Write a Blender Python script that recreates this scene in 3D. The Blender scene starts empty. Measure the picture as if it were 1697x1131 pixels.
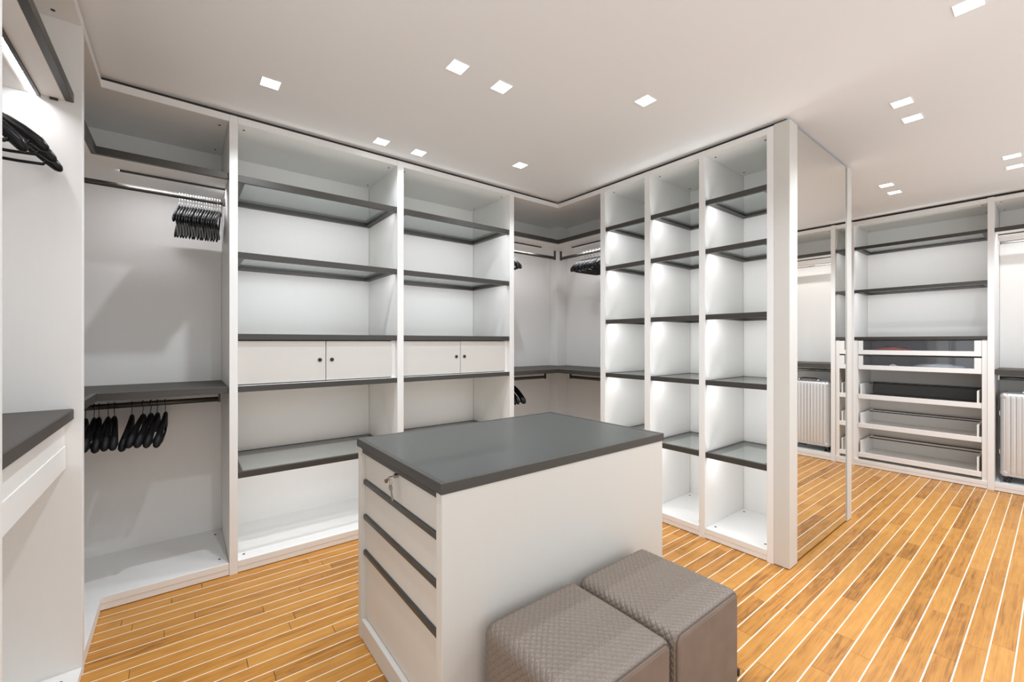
import bpy, bmesh, math, random
import numpy as np
from mathutils import Vector, Matrix

random.seed(7)
sc = bpy.context.scene
COL = sc.collection

# ------------------------------------------------------------------ camera, world, exposure
CAM_H = 1.30
YAW = math.radians(52.198)          # angle of the view direction from +X
FPX, HORIZON = 707.08, 567.0        # focal length and horizon row in pixels of 1697x1131
cam_d = bpy.data.cameras.new('camera')
cam = bpy.data.objects.new('camera', cam_d)
COL.objects.link(cam)
cam.location = (0, 0, CAM_H)
cam.rotation_euler = (math.pi / 2, 0, YAW - math.pi / 2)
cam_d.sensor_width = 36
cam_d.lens = 36 * FPX / 1697
cam_d.shift_y = (HORIZON - 565.5) / 1697
cam_d.clip_start = 0.02
sc.camera = cam

world = bpy.data.worlds.new('world')
sc.world = world
world.use_nodes = True
world.node_tree.nodes['Background'].inputs[0].default_value = (0.95, 0.975, 1.0, 1)
world.node_tree.nodes['Background'].inputs[1].default_value = 1.06

sc.view_settings.view_transform = 'Standard'
sc.view_settings.look = 'None'
sc.view_settings.exposure = 0.33
sc.view_settings.gamma = 1
sc.view_settings.use_curve_mapping = False
sc.cycles.max_bounces = 10
sc.cycles.diffuse_bounces = 6
sc.cycles.glossy_bounces = 5
sc.cycles.transparent_max_bounces = 24
sc.cycles.caustics_reflective = False
sc.cycles.caustics_refractive = False
sc.cycles.sample_clamp_indirect = 6

DOWN_W = 23.0                      # power of each ceiling downlight's beam
LENS_L = 6.0                        # radiance of its frosted lens
LED_L = 39.0                        # radiance of the LED strips in the shelves
DOWN_C = (0.90, 0.97, 1.04)
LED_C = (0.96, 0.96, 1.0)

# ------------------------------------------------------------------ materials
MATS = {}


def nodes_of(m):
    m.use_nodes = True
    nt = m.node_tree
    return nt, nt.nodes, nt.links


def principled(name, col, rough=0.5, metal=0.0, spec=0.5, grain=None, bump=0.0, noise_scale=40, noise_amt=0.04, coat=0.0):
    """Plain surface whose colour wavers a little with a procedural noise."""
    m = bpy.data.materials.new(name)
    nt, N, L = nodes_of(m)
    b = N['Principled BSDF']
    b.inputs['Roughness'].default_value = rough
    b.inputs['Metallic'].default_value = metal
    b.inputs['Specular IOR Level'].default_value = spec
    b.inputs['Coat Weight'].default_value = coat
    tc = N.new('ShaderNodeTexCoord')
    mp = N.new('ShaderNodeMapping')
    if grain:
        mp.inputs['Scale'].default_value = grain
    nz = N.new('ShaderNodeTexNoise')
    nz.inputs['Scale'].default_value = noise_scale
    nz.inputs['Detail'].default_value = 4
    L.new(tc.outputs['Object'], mp.inputs['Vector'])
    L.new(mp.outputs['Vector'], nz.inputs['Vector'])
    mx = N.new('ShaderNodeMix')
    mx.data_type = 'RGBA'
    mx.inputs[6].default_value = tuple(c * (1 - noise_amt) for c in col) + (1,)
    mx.inputs[7].default_value = tuple(min(1, c * (1 + noise_amt)) for c in col) + (1,)
    L.new(nz.outputs['Fac'], mx.inputs[0])
    L.new(mx.outputs[2], b.inputs['Base Color'])
    if bump:
        bp = N.new('ShaderNodeBump')
        bp.inputs['Strength'].default_value = bump
        bp.inputs['Distance'].default_value = 0.002
        L.new(nz.outputs['Fac'], bp.inputs['Height'])
        L.new(bp.outputs['Normal'], b.inputs['Normal'])
    MATS[name] = m
    return m


def emitter(name, col, strength):
    m = bpy.data.materials.new(name)
    nt, N, L = nodes_of(m)
    N.remove(N['Principled BSDF'])
    e = N.new('ShaderNodeEmission')
    e.inputs[0].default_value = (*col, 1)
    e.inputs[1].default_value = strength
    L.new(e.outputs[0], N['Material Output'].inputs[0])
    MATS[name] = m
    return m


def glass(name, tint, haze=0.0, haze_col=(0.6, 0.65, 0.63), ior=1.5, rough=0.02):
    """Clear or tinted pane: transparent body, Fresnel gloss, a little satin haze."""
    m = bpy.data.materials.new(name)
    nt, N, L = nodes_of(m)
    N.remove(N['Principled BSDF'])
    tr = N.new('ShaderNodeBsdfTransparent')
    tr.inputs[0].default_value = (*tint, 1)
    df = N.new('ShaderNodeBsdfDiffuse')
    df.inputs[0].default_value = (*haze_col, 1)
    m1 = N.new('ShaderNodeMixShader')
    m1.inputs[0].default_value = haze
    L.new(tr.outputs[0], m1.inputs[1])
    L.new(df.outputs[0], m1.inputs[2])
    gl = N.new('ShaderNodeBsdfGlossy')
    gl.inputs['Roughness'].default_value = rough
    lw = N.new('ShaderNodeLayerWeight')          # Schlick curve, the same from both sides of the pane
    lw.inputs[0].default_value = 0.5
    pw = N.new('ShaderNodeMath')
    pw.operation = 'POWER'
    pw.inputs[1].default_value = 5
    L.new(lw.outputs['Facing'], pw.inputs[0])
    fr = N.new('ShaderNodeMath')
    fr.operation = 'MULTIPLY_ADD'
    r0 = ((ior - 1) / (ior + 1)) ** 2
    fr.inputs[1].default_value = 1 - r0
    fr.inputs[2].default_value = r0
    L.new(pw.outputs[0], fr.inputs[0])
    m2 = N.new('ShaderNodeMixShader')
    L.new(fr.outputs[0], m2.inputs[0])
    L.new(m1.outputs[0], m2.inputs[1])
    L.new(gl.outputs[0], m2.inputs[2])
    L.new(m2.outputs[0], N['Material Output'].inputs[0])
    MATS[name] = m
    return m


def teak():
    m = bpy.data.materials.new('teak')
    nt, N, L = nodes_of(m)
    b = N['Principled BSDF']
    b.inputs['Roughness'].default_value = 0.36
    b.inputs['Specular IOR Level'].default_value = 0.4
    at = N.new('ShaderNodeAttribute')
    at.attribute_name = 'tone'
    geo = N.new('ShaderNodeNewGeometry')
    off = N.new('ShaderNodeVectorMath')
    off.operation = 'MULTIPLY_ADD'
    off.inputs[1].default_value = (31, 17, 57)
    L.new(at.outputs['Color'], off.inputs[0])
    L.new(geo.outputs['Position'], off.inputs[2])
    mp = N.new('ShaderNodeMapping')
    mp.inputs['Scale'].default_value = (2.0, 62, 62)
    L.new(off.outputs[0], mp.inputs['Vector'])
    n1 = N.new('ShaderNodeTexNoise')
    n1.inputs['Scale'].default_value = 1.6
    n1.inputs['Detail'].default_value = 8
    n1.inputs['Roughness'].default_value = 0.62
    n1.inputs['Distortion'].default_value = 0.9
    L.new(mp.outputs[0], n1.inputs['Vector'])
    mp2 = N.new('ShaderNodeMapping')
    mp2.inputs['Scale'].default_value = (4, 14, 14)
    L.new(off.outputs[0], mp2.inputs['Vector'])
    n2 = N.new('ShaderNodeTexNoise')
    n2.inputs['Scale'].default_value = 1.2
    n2.inputs['Detail'].default_value = 3
    n2.inputs['Distortion'].default_value = 1.5
    L.new(mp2.outputs[0], n2.inputs['Vector'])
    cr = N.new('ShaderNodeValToRGB')
    e = cr.color_ramp.elements
    e[0].position, e[0].color = 0.33, (0.26, 0.100, 0.018, 1)
    e[1].position, e[1].color = 0.68, (0.64, 0.310, 0.072, 1)
    k = e.new(0.47)
    k.color = (0.50, 0.218, 0.042, 1)
    ad = N.new('ShaderNodeMath')
    ad.operation = 'MULTIPLY_ADD'
    ad.inputs[1].default_value = 0.55
    L.new(n1.outputs['Fac'], ad.inputs[0])
    ad2 = N.new('ShaderNodeMath')
    ad2.operation = 'MULTIPLY_ADD'
    ad2.inputs[1].default_value = 0.30
    L.new(n2.outputs['Fac'], ad2.inputs[0])
    sep = N.new('ShaderNodeSeparateColor')
    L.new(at.outputs['Color'], sep.inputs[0])
    tn = N.new('ShaderNodeMath')
    tn.operation = 'MULTIPLY_ADD'
    tn.inputs[1].default_value = 0.18
    tn.inputs[2].default_value = -0.015
    L.new(sep.outputs[0], tn.inputs[0])
    L.new(tn.outputs[0], ad2.inputs[2])
    L.new(ad2.outputs[0], ad.inputs[2])
    L.new(ad.outputs[0], cr.inputs[0])
    L.new(cr.outputs[0], b.inputs['Base Color'])
    bp = N.new('ShaderNodeBump')
    bp.inputs['Strength'].default_value = 0.12
    bp.inputs['Distance'].default_value = 0.001
    L.new(n1.outputs['Fac'], bp.inputs['Height'])
    L.new(bp.outputs[0], b.inputs['Normal'])
    MATS['teak'] = m
    return m


principled('white', (0.82, 0.81, 0.79), 0.42, grain=(1, 1, 0.06), noise_scale=60, noise_amt=0.012, bump=0.03)
principled('white_toned_down', (0.635, 0.615, 0.575), 0.42, grain=(1, 1, 0.06), noise_scale=60, noise_amt=0.012, bump=0.03)  # same white with a darker colour, toning down surfaces that came out too bright
principled('ceiling_paint', (0.915, 0.93, 0.945), 0.9, noise_scale=3, noise_amt=0.008)
principled('wall_paint', (0.76, 0.75, 0.73), 0.9, noise_scale=3, noise_amt=0.01)
principled('bronze', (0.058, 0.053, 0.047), 0.38, metal=0.2, noise_scale=200, noise_amt=0.06)
principled('bronze_dark', (0.035, 0.032, 0.029), 0.5, noise_scale=150, noise_amt=0.05)
principled('bronze_leather', (0.056, 0.048, 0.041), 0.55, noise_scale=260, noise_amt=0.12, bump=0.1)
principled('rod_metal', (0.13, 0.12, 0.11), 0.5, metal=0.7, noise_scale=120, noise_amt=0.05)
principled('chrome', (0.75, 0.75, 0.74), 0.15, metal=1.0, noise_scale=90, noise_amt=0.03)
principled('steel', (0.42, 0.40, 0.36), 0.3, metal=1.0, noise_scale=90, noise_amt=0.05)
principled('black_gloss', (0.006, 0.006, 0.006), 0.3, spec=0.25, noise_scale=80, noise_amt=0.1)
principled('black_soft', (0.007, 0.007, 0.008), 0.55, spec=0.25, noise_scale=300, noise_amt=0.25, bump=0.2)
principled('black_rubber', (0.012, 0.012, 0.012), 0.55, noise_scale=100, noise_amt=0.1)
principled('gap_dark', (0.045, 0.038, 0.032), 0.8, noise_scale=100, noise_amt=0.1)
principled('subfloor', (0.05, 0.03, 0.015), 0.9, noise_scale=50, noise_amt=0.1)
principled('inlay', (0.83, 0.76, 0.60), 0.45, grain=(0.05, 1, 1), noise_scale=90, noise_amt=0.05)
principled('table_glass', (0.050, 0.054, 0.051), 0.36, noise_scale=4, noise_amt=0.03, coat=0.12)
principled('grey_panel', (0.20, 0.195, 0.19), 0.45, noise_scale=40, noise_amt=0.03)
principled('weave_leather', (0.188, 0.150, 0.122), 0.40, noise_scale=240, noise_amt=0.14)
principled('suede', (0.20, 0.148, 0.116), 0.85, noise_scale=14, noise_amt=0.22, bump=0.05)
principled('piping', (0.11, 0.085, 0.066), 0.6, noise_scale=100, noise_amt=0.1)
principled('aluminium', (0.66, 0.655, 0.65), 0.36, metal=0.6, noise_scale=60, noise_amt=0.03)
principled('burgundy', (0.10, 0.012, 0.015), 0.5, noise_scale=60, noise_amt=0.1)
principled('red_cloth', (0.55, 0.07, 0.04), 0.6, noise_scale=60, noise_amt=0.3, bump=0.2)
principled('plastic_film', (0.72, 0.74, 0.76), 0.25, noise_scale=50, noise_amt=0.15)
principled('mirror', (0.83, 0.82, 0.79), 0.0, metal=1.0, noise_amt=0.0)
teak()
glass('shelf_glass', (0.82, 0.85, 0.84), haze=0.12)
glass('drawer_glass', (0.86, 0.87, 0.89), haze=0.10, haze_col=(0.30, 0.31, 0.33), ior=1.7)
emitter('downlight_glow', DOWN_C, LENS_L)
emitter('led_glow', LED_C, LED_L)
emitter('cubby_led_glow', LED_C, LED_L * 1.9)
emitter('profile_led_glow', LED_C, LED_L * 1.6)

# ------------------------------------------------------------------ helpers
ORG = {}        # world position of each object's origin (nothing is rotated unless noted)
CACHE = {}


def mesh_from(verts, faces, name, mat, smooth=False):
    me = bpy.data.meshes.new(name)
    me.from_pydata([tuple(v) for v in verts], [], faces)
    if mat:
        me.materials.append(MATS[mat])
    if smooth:
        me.polygons.foreach_set('use_smooth', [True] * len(me.polygons))
    me.update()
    return me


def link(name, me, loc, parent=None, rot=None):
    o = bpy.data.objects.new(name, me)
    COL.objects.link(o)
    ORG[o.name] = Vector(loc)
    if parent is not None:
        o.parent = parent
        o.location = Vector(loc) - ORG[parent.name]
    else:
        o.location = loc
    if rot:
        o.rotation_euler = rot
    return o


def tag(o, label=None, cat=None, group=None, kind=None):
    if label:
        o['label'] = label
    if cat:
        o['category'] = cat
    if group:
        o['group'] = group
    if kind:
        o['kind'] = kind
    return o


def thing(name, loc, label, cat, group=None, rotz=0):
    o = link(name, None, loc)
    o.rotation_euler = (0, 0, rotz)
    o.empty_display_size = 0.05
    return tag(o, label, cat, group)


def bm_box(bm, x0, x1, y0, y1, z0, z1):
    v = [bm.verts.new(p) for p in ((x0, y0, z0), (x1, y0, z0), (x1, y1, z0), (x0, y1, z0),
                                   (x0, y0, z1), (x1, y0, z1), (x1, y1, z1), (x0, y1, z1))]
    for f in ((0, 3, 2, 1), (4, 5, 6, 7), (0, 1, 5, 4), (1, 2, 6, 5), (2, 3, 7, 6), (3, 0, 4, 7)):
        bm.faces.new([v[i] for i in f])


def bm_done(bm, name, mat, smooth=False):
    bmesh.ops.recalc_face_normals(bm, faces=bm.faces)
    me = bpy.data.meshes.new(name)
    bm.to_mesh(me)
    bm.free()
    if mat:
        me.materials.append(MATS[mat])
    if smooth:
        me.polygons.foreach_set('use_smooth', [True] * len(me.polygons))
    return me


def box(name, x0, x1, y0, y1, z0, z1, mat, parent=None, bev=0.0012, rot=None):
    """One bevelled board; boards of equal size and material share their mesh."""
    dx, dy, dz = abs(x1 - x0), abs(y1 - y0), abs(z1 - z0)
    key = (round(dx, 4), round(dy, 4), round(dz, 4), mat, bev)
    me = CACHE.get(key)
    if me is None:
        bm = bmesh.new()
        bm_box(bm, -dx / 2, dx / 2, -dy / 2, dy / 2, -dz / 2, dz / 2)
        if bev and min(dx, dy, dz) > 2.5 * bev:
            bmesh.ops.bevel(bm, geom=list(bm.edges), offset=bev, segments=1, affect='EDGES')
        me = bm_done(bm, name, mat)
        CACHE[key] = me
    return link(name, me, ((x0 + x1) / 2, (y0 + y1) / 2, (z0 + z1) / 2), parent, rot)


def multibox(name, boxes, mat, parent=None, bev=0.0012):
    """A few boards glued into one part (a frame, an L-shaped board)."""
    xs = [b[0] for b in boxes] + [b[1] for b in boxes]
    ys = [b[2] for b in boxes] + [b[3] for b in boxes]
    zs = [b[4] for b in boxes] + [b[5] for b in boxes]
    c = ((min(xs) + max(xs)) / 2, (min(ys) + max(ys)) / 2, (min(zs) + max(zs)) / 2)
    bm = bmesh.new()
    for b in boxes:
        bm_box(bm, b[0] - c[0], b[1] - c[0], b[2] - c[1], b[3] - c[1], b[4] - c[2], b[5] - c[2])
    if bev:
        bmesh.ops.bevel(bm, geom=list(bm.edges), offset=bev, segments=1, affect='EDGES')
    return link(name, bm_done(bm, name, mat), c, parent)


def prism(name, poly, z0, z1, mat, parent=None, bev=0.0015):
    """Flat board with any outline in plan."""
    c = Vector((sum(p[0] for p in poly) / len(poly), sum(p[1] for p in poly) / len(poly), (z0 + z1) / 2))
    bm = bmesh.new()
    lo = [bm.verts.new((p[0] - c.x, p[1] - c.y, z0 - c.z)) for p in poly]
    hi = [bm.verts.new((p[0] - c.x, p[1] - c.y, z1 - c.z)) for p in poly]
    n = len(poly)
    bm.faces.new(list(reversed(lo)))
    bm.faces.new(hi)
    for i in range(n):
        bm.faces.new((lo[i], lo[(i + 1) % n], hi[(i + 1) % n], hi[i]))
    if bev:
        bmesh.ops.bevel(bm, geom=list(bm.edges), offset=bev, segments=1, affect='EDGES')
    return link(name, bm_done(bm, name, mat), c, parent)


def sweep(path, rads, seg=8, up=Vector((0, 0, 1)), closed_ends=True):
    """Tube along a path; rads = (side, up) half axes for each point."""
    P = [Vector(p) for p in path]
    verts, faces = [], []
    n = len(P)
    for i, p in enumerate(P):
        t = (P[min(i + 1, n - 1)] - P[max(i - 1, 0)]).normalized()
        s = t.cross(up)
        if s.length < 1e-4:
            s = t.cross(Vector((0, 1, 0)))
        s.normalize()
        u = s.cross(t).normalized()
        ra, rb = rads[i]
        for k in range(seg):
            a = 2 * math.pi * k / seg
            verts.append(p + s * (ra * math.cos(a)) + u * (rb * math.sin(a)))
    for i in range(n - 1):
        for k in range(seg):
            a, b = i * seg + k, i * seg + (k + 1) % seg
            faces.append((a, b, b + seg, a + seg))
    if closed_ends:
        faces.append(tuple(reversed(range(seg))))
        faces.append(tuple(range((n - 1) * seg, n * seg)))
    return verts, faces


def merge(parts):
    V, F = [], []
    for v, f in parts:
        k = len(V)
        V += list(v)
        F += [tuple(i + k for i in q) for q in f]
    return V, F


def cyl(name, c, r, h, axis, mat, parent=None, seg=16):
    key = ('cyl', round(r, 4), round(h, 4), axis, mat, seg)
    me = CACHE.get(key)
    if me is None:
        bm = bmesh.new()
        bmesh.ops.create_cone(bm, cap_ends=True, segments=seg, radius1=r, radius2=r, depth=h)
        if axis == 'x':
            bmesh.ops.rotate(bm, matrix=Matrix.Rotation(math.pi / 2, 3, 'Y'), verts=bm.verts)
        if axis == 'y':
            bmesh.ops.rotate(bm, matrix=Matrix.Rotation(math.pi / 2, 3, 'X'), verts=bm.verts)
        if min(r, h) > 0.006:
            sharp = [e for e in bm.edges if len(e.link_faces) == 2 and e.calc_face_angle() > 1]
            bmesh.ops.bevel(bm, geom=sharp, offset=min(r, h) * 0.12, segments=2, affect='EDGES')
        me = bm_done(bm, name, mat)
        CACHE[key] = me
    return link(name, me, c, parent)


# ------------------------------------------------------------------ key positions (metres)
YW, YB = 2.835, 3.400               # front and back of the long wall of wardrobes
XC, XCB = 2.735, 3.290              # front and back of the cubby run
XL, XLB = -0.304, -0.865            # front and back of the left run
XF, XFB = 5.610, 6.110              # front and back of the far run
YM = 0.949                          # mirror side of the peninsula
XE = 3.900                          # far end of the peninsula
ZT = 2.565                          # top of all wardrobes
ZC = 2.590                          # ceiling
ROOM = (-0.90, 6.15, -0.66, 3.435)  # x0 x1 y0 y1
TP = 0.038                          # top board thickness

# ------------------------------------------------------------------ room shell
x0, x1, y0, y1 = ROOM
ceiling = tag(box('ceiling', x0, x1, y0, y1, ZC, ZC + 0.08, 'ceiling_paint', bev=0), kind='structure')
tag(box('wall_back', x0 - .08, x1 + .08, y1, y1 + 0.08, -0.03, ZC + .08, 'wall_paint', bev=0), kind='structure')
tag(box('wall_left', x0 - .08, x0, 1.30, y1, -0.03, ZC + .08, 'wall_paint', bev=0), kind='structure')
tag(box('wall_right', x1, x1 + 0.08, y0, y1, -0.03, ZC + .08, 'wall_paint', bev=0), kind='structure')
# filler between wardrobes and ceiling, coloured dark to stand for the gap's shade
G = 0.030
tag(multibox('gap_shade_1', [(XL - .5, XC - .0, YW + G, YW + G + .02, ZT, ZC), (XC + G, XC + G + .02, YM + G, YW, ZT, ZC),
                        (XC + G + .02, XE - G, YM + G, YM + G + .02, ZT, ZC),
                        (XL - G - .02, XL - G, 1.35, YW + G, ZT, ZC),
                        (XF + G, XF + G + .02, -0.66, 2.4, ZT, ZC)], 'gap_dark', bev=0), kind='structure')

# floor: slab, teak boards, pale inlay strips
floor = tag(box('floor', x0, x1, y0, y1, -0.03, -0.012, 'subfloor', bev=0), kind='structure')
PITCH, INL, PH = 0.0719, 0.0049, 0.6917
F2 = (math.cos(YAW), math.sin(YAW))
R2 = (math.sin(YAW), -math.cos(YAW))


def project(x, y, z):
    zc = x * F2[0] + y * F2[1]
    if zc < 0.15:
        return None
    return 848.5 + FPX * (x * R2[0] + y * R2[1]) / zc, HORIZON - FPX * (z - CAM_H) / zc, zc


SOLIDS = [(0.62, 1.79, 1.14, 1.92, 0.87), (0.74, 1.15, 0.71, 1.11, 0.42), (1.17, 1.57, 0.71, 1.11, 0.42),
          (XC, XE, YM, 3.4, 2.5), (-.9, XL, -2, 3.4, 2.5), (-.9, XE, YW, 3.4, 2.5), (XF, 6.2, -2, 3.4, 2.5)]


def floor_seen(x, y):
    p = project(x, y, 0)
    if p is None or not (0 <= p[0] <= 1697 and 0 <= p[1] <= 1131):
        return 0
    for (a, b, c, d, h) in SOLIDS:
        if a <= x <= b and c <= y <= d:
            return 0
        t0, t1 = 1 - h / CAM_H, 1.0
        for q, lo, hi in ((x, a, b), (y, c, d)):
            if abs(q) < 1e-6:
                continue
            u0, u1 = sorted((lo / q, hi / q))
            t0, t1 = max(t0, u0), min(t1, u1)
        if t0 < t1 - 1e-4:
            return 0
    return 1 / p[2] ** 3


boards = []
k0, k1 = math.floor((y0 - PH) / PITCH), math.ceil((y1 - PH) / PITCH)
for k in range(k0, k1):
    ya, yb = max(PH + k * PITCH + INL / 2, y0), min(PH + (k + 1) * PITCH - INL / 2, y1)
    if yb - ya < 0.004:
        continue
    xx = x0 - random.uniform(0, 0.5)
    while xx < x1:
        ln = random.choice((random.uniform(0.28, 0.6), random.uniform(0.5, 1.25)))
        a, b = max(xx, x0), min(xx + ln, x1)
        xx += ln
        if b - a < 0.01:
            continue
        n = 8
        s = sum(floor_seen(a + (b - a) * (i + .5) / n, (ya + yb) / 2) for i in range(n)) / n * (b - a)
        boards.append((s, a + 0.0008, b - 0.0008, ya, yb, random.random()))
boards.sort(key=lambda q: -q[0])


def board_mesh(items, c):
    V, F, T = [], [], []
    for (_, a, b, ya, yb, t) in items:
        k = len(V)
        e = 0.0008
        for (z, i) in ((-0.0119, 0), (-e, 0), (0.0, e)):
            V += [(a + i - c[0], ya + i - c[1], z - c[2]), (b - i - c[0], ya + i - c[1], z - c[2]),
                  (b - i - c[0], yb - i - c[1], z - c[2]), (a + i - c[0], yb - i - c[1], z - c[2])]
        for r in (0, 4):
            for j in range(4):
                j2 = (j + 1) % 4
                F.append((k + r + j, k + r + j2, k + r + 4 + j2, k + r + 4 + j))
        F.append((k + 8, k + 9, k + 10, k + 11))
        T += [t] * 12
    me = mesh_from(V, F, 'board', 'teak')
    at = me.color_attributes.new('tone', 'FLOAT_COLOR', 'POINT')
    at.data.foreach_set('color', [q for t in T for q in (t, (t * 7.3) % 1, (t * 13.7) % 1, 1)])
    return me


seen = [b for b in boards if b[0] > 0][:300]
rest = [b for b in boards if b not in seen]
for q in seen:
    c = ((q[1] + q[2]) / 2, (q[3] + q[4]) / 2, -0.006)
    link('board', board_mesh([q], c), c, floor)
tag(link('distant_boarding', board_mesh(rest, (2, 1, -0.006)), (2, 1, -0.006), floor), kind='stuff')
V, Fc = [], []
for k in range(k0 + 1, k1):
    y = PH + k * PITCH
    a = len(V)
    w = INL / 2
    V += [(x0, y - w, -0.0119), (x1, y - w, -0.0119), (x1, y + w, -0.0119), (x0, y + w, -0.0119),
          (x0, y - w, -0.0003), (x1, y - w, -0.0003), (x1, y + w, -0.0003), (x0, y + w, -0.0003)]
    Fc += [(a + 4, a + 5, a + 6, a + 7), (a, a + 1, a + 5, a + 4), (a + 2, a + 3, a + 7, a + 6)]
tag(link('inlay_striping', mesh_from(V, Fc, 'inlay_striping', 'inlay'), (0, 0, 0), floor), kind='stuff')


# ------------------------------------------------------------------ wardrobe parts
def led_strip(p, a, b, width, parent, axis, tilt, glow='led_glow'):
    """Thin glowing strip from a to b along axis ('x' or 'y'), tilted about that axis."""
    L = b - a
    if axis == 'x':
        me = mesh_from([(-L / 2, -width / 2, 0), (L / 2, -width / 2, 0), (L / 2, width / 2, 0), (-L / 2, width / 2, 0)],
                       [(3, 2, 1, 0)], 'led_strip', glow)
        return link('led_strip', me, ((a + b) / 2, p[0], p[1]), parent, (tilt, 0, 0))
    me = mesh_from([(-width / 2, -L / 2, 0), (width / 2, -L / 2, 0), (width / 2, L / 2, 0), (-width / 2, L / 2, 0)],
                   [(3, 2, 1, 0)], 'led_strip', glow)
    return link('led_strip', me, (p[0], (a + b) / 2, p[1]), parent, (0, tilt, 0))


def glass_shelf(parent, run, a, b, front, back, z0, z1, lit=True, glow='led_glow'):
    """Bronze frame with a glass pane and, behind the front bar, an LED strip.
    run 'x': spans a..b in x, depth front..back in y.  run 'y': spans a..b in y, depth in x."""
    w, h = 0.024, z1 - z0
    zl = z0 + 0.007

    def m(u0, u1, d0, d1, c0, c1):
        return (u0, u1, d0, d1, c0, c1) if run == 'x' else (d0, d1, u0, u1, c0, c1)
    f = multibox('glass_shelf', [m(a, b, front, front + 0.022, z0, z1),
                                 m(a, b, back - w, back, zl, z1),
                                 m(a, a + w, front + .022, back - w, zl, z1),
                                 m(b - w, b, front + .022, back - w, zl, z1),
                                 m(a + w, b - w, back - w - .014, back - w, zl, zl + .006),
                                 m(a + w, a + w + .014, front + .022, back - w - .014, zl, zl + .006),
                                 m(b - w - .014, b - w, front + .022, back - w - .014, zl, zl + .006)], 'bronze', parent, bev=0.0008)
    g = m(a + w - .004, b - w + .004, front + .018, back - w + .004, z1 - .009, z1 - .0015)
    box('pane', *g, 'shelf_glass', f, bev=0)
    if lit:
        t = math.radians(58)
        if run == 'x':
            led_strip((front + .029, z0 + .0085), a + .045, b - .045, 0.010, f, 'x', t, glow)
        else:
            led_strip((front + .029, z0 + .0085), a + .035, b - .035, 0.010, f, 'y', -t, glow)
    return f


def caps(parent, run, a, b, front, back, z, down=True):
    """Four small dark fixing caps near the corners of a top or base board."""
    for u in (a + .035, b - .035):
        for d in (front + .07, back - .07):
            c = (u, d, z + (-.0008 if down else .0008)) if run == 'x' else (d, u, z + (-.0008 if down else .0008))
            cyl('fixing_cap', c, 0.0065, 0.0016, 'z', 'gap_dark', parent, 10)


def carcass_x(t, a, b, base=True):
    """Top, back, base and plinth of a bay of the long wall."""
    tp = box('top_panel', a, b, YW, YB, ZT - TP, ZT, 'white', t)
    box('back_panel', a, b, YB, YB + .018, 0, ZT, 'white', t)
    bp = box('base_panel', a, b, YW, YB, 0.036, 0.070, 'white', t)
    box('plinth', a, b, YW + .002, YW + .02, 0.004, 0.0352, 'white', t)
    caps(tp, 'x', a, b, YW, YB, ZT - TP, True)
    caps(bp, 'x', a, b, YW, YB, 0.070, False)


def carcass_y(t, a, b, front, back, sgn=1):
    tp = box('top_panel', front, back, a, b, ZT - TP, ZT, 'white', t)
    box('back_panel', back, back + .018, a, b, 0, ZT, 'white', t)
    bp = box('base_panel', front, back, a, b, 0.036, 0.070, 'white', t)
    box('plinth', front + .002, front + .02, a, b, 0.004, 0.0352, 'white', t)
    caps(tp, 'y', a, b, front, back, ZT - TP, True)
    caps(bp, 'y', a, b, front, back, 0.070, False)


def rail(parent, run, a, b, d, z, ends='ab', drop=None, mat='rod_metal'):
    """Flat hanging rod (top at z) with end brackets; drop = height of the shelf underside it hangs from."""
    h, w = 0.028, 0.012
    bm = bmesh.new()
    L = b - a
    if run == 'x':
        bm_box(bm, -L / 2, L / 2, -w / 2, w / 2, -h, 0)
    else:
        bm_box(bm, -w / 2, w / 2, -L / 2, L / 2, -h, 0)
    bmesh.ops.bevel(bm, geom=list(bm.edges), offset=0.0045, segments=2, affect='EDGES')
    c = ((a + b) / 2, d, z) if run == 'x' else (d, (a + b) / 2, z)
    r = link('hanging_rod', bm_done(bm, 'hanging_rod', mat, True), c, parent)
    for e in ends:
        p = a if e == 'a' else b
        q = 0.006
        zt = drop if drop else z + .012
        bb = (p - q, p + q, d - .011, d + .011, z - h - .004, zt) if run == 'x' else (d - .011, d + .011, p - q, p + q, z - h - .004, zt)
        box('bracket', *bb, 'bronze' if mat == 'rod_metal' else mat, r)
    return r


def lip_led(parent, run, a, b, d, z):
    """LED profile under a solid shelf: dark lip in front, glowing strip just behind it."""
    if run == 'x':
        l = box('led_profile', a, b, d - .005, d + .005, z - .009, z, 'bronze_dark', parent, bev=0)
        led_strip((d + .0135, z - .0035), a + .004, b - .004, .013, l, 'x', math.radians(8), 'profile_led_glow')
    elif run == 'y':
        l = box('led_profile', d - .005, d + .005, a, b, z - .009, z, 'bronze_dark', parent, bev=0)
        led_strip((d + .0135, z - .0035), a + .004, b - .004, .013, l, 'y', math.radians(-8), 'profile_led_glow')
    else:                            # 'yl': left run, back lies towards -x
        l = box('led_profile', d - .005, d + .005, a, b, z - .009, z, 'bronze_dark', parent, bev=0)
        led_strip((d - .0145, z - .0035), a + .004, b - .004, .015, l, 'y', math.radians(8))
    return l


PA, PB_, PC = (0.212, 0.252), (1.190, 1.236), (2.176, 2.221)


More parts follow.
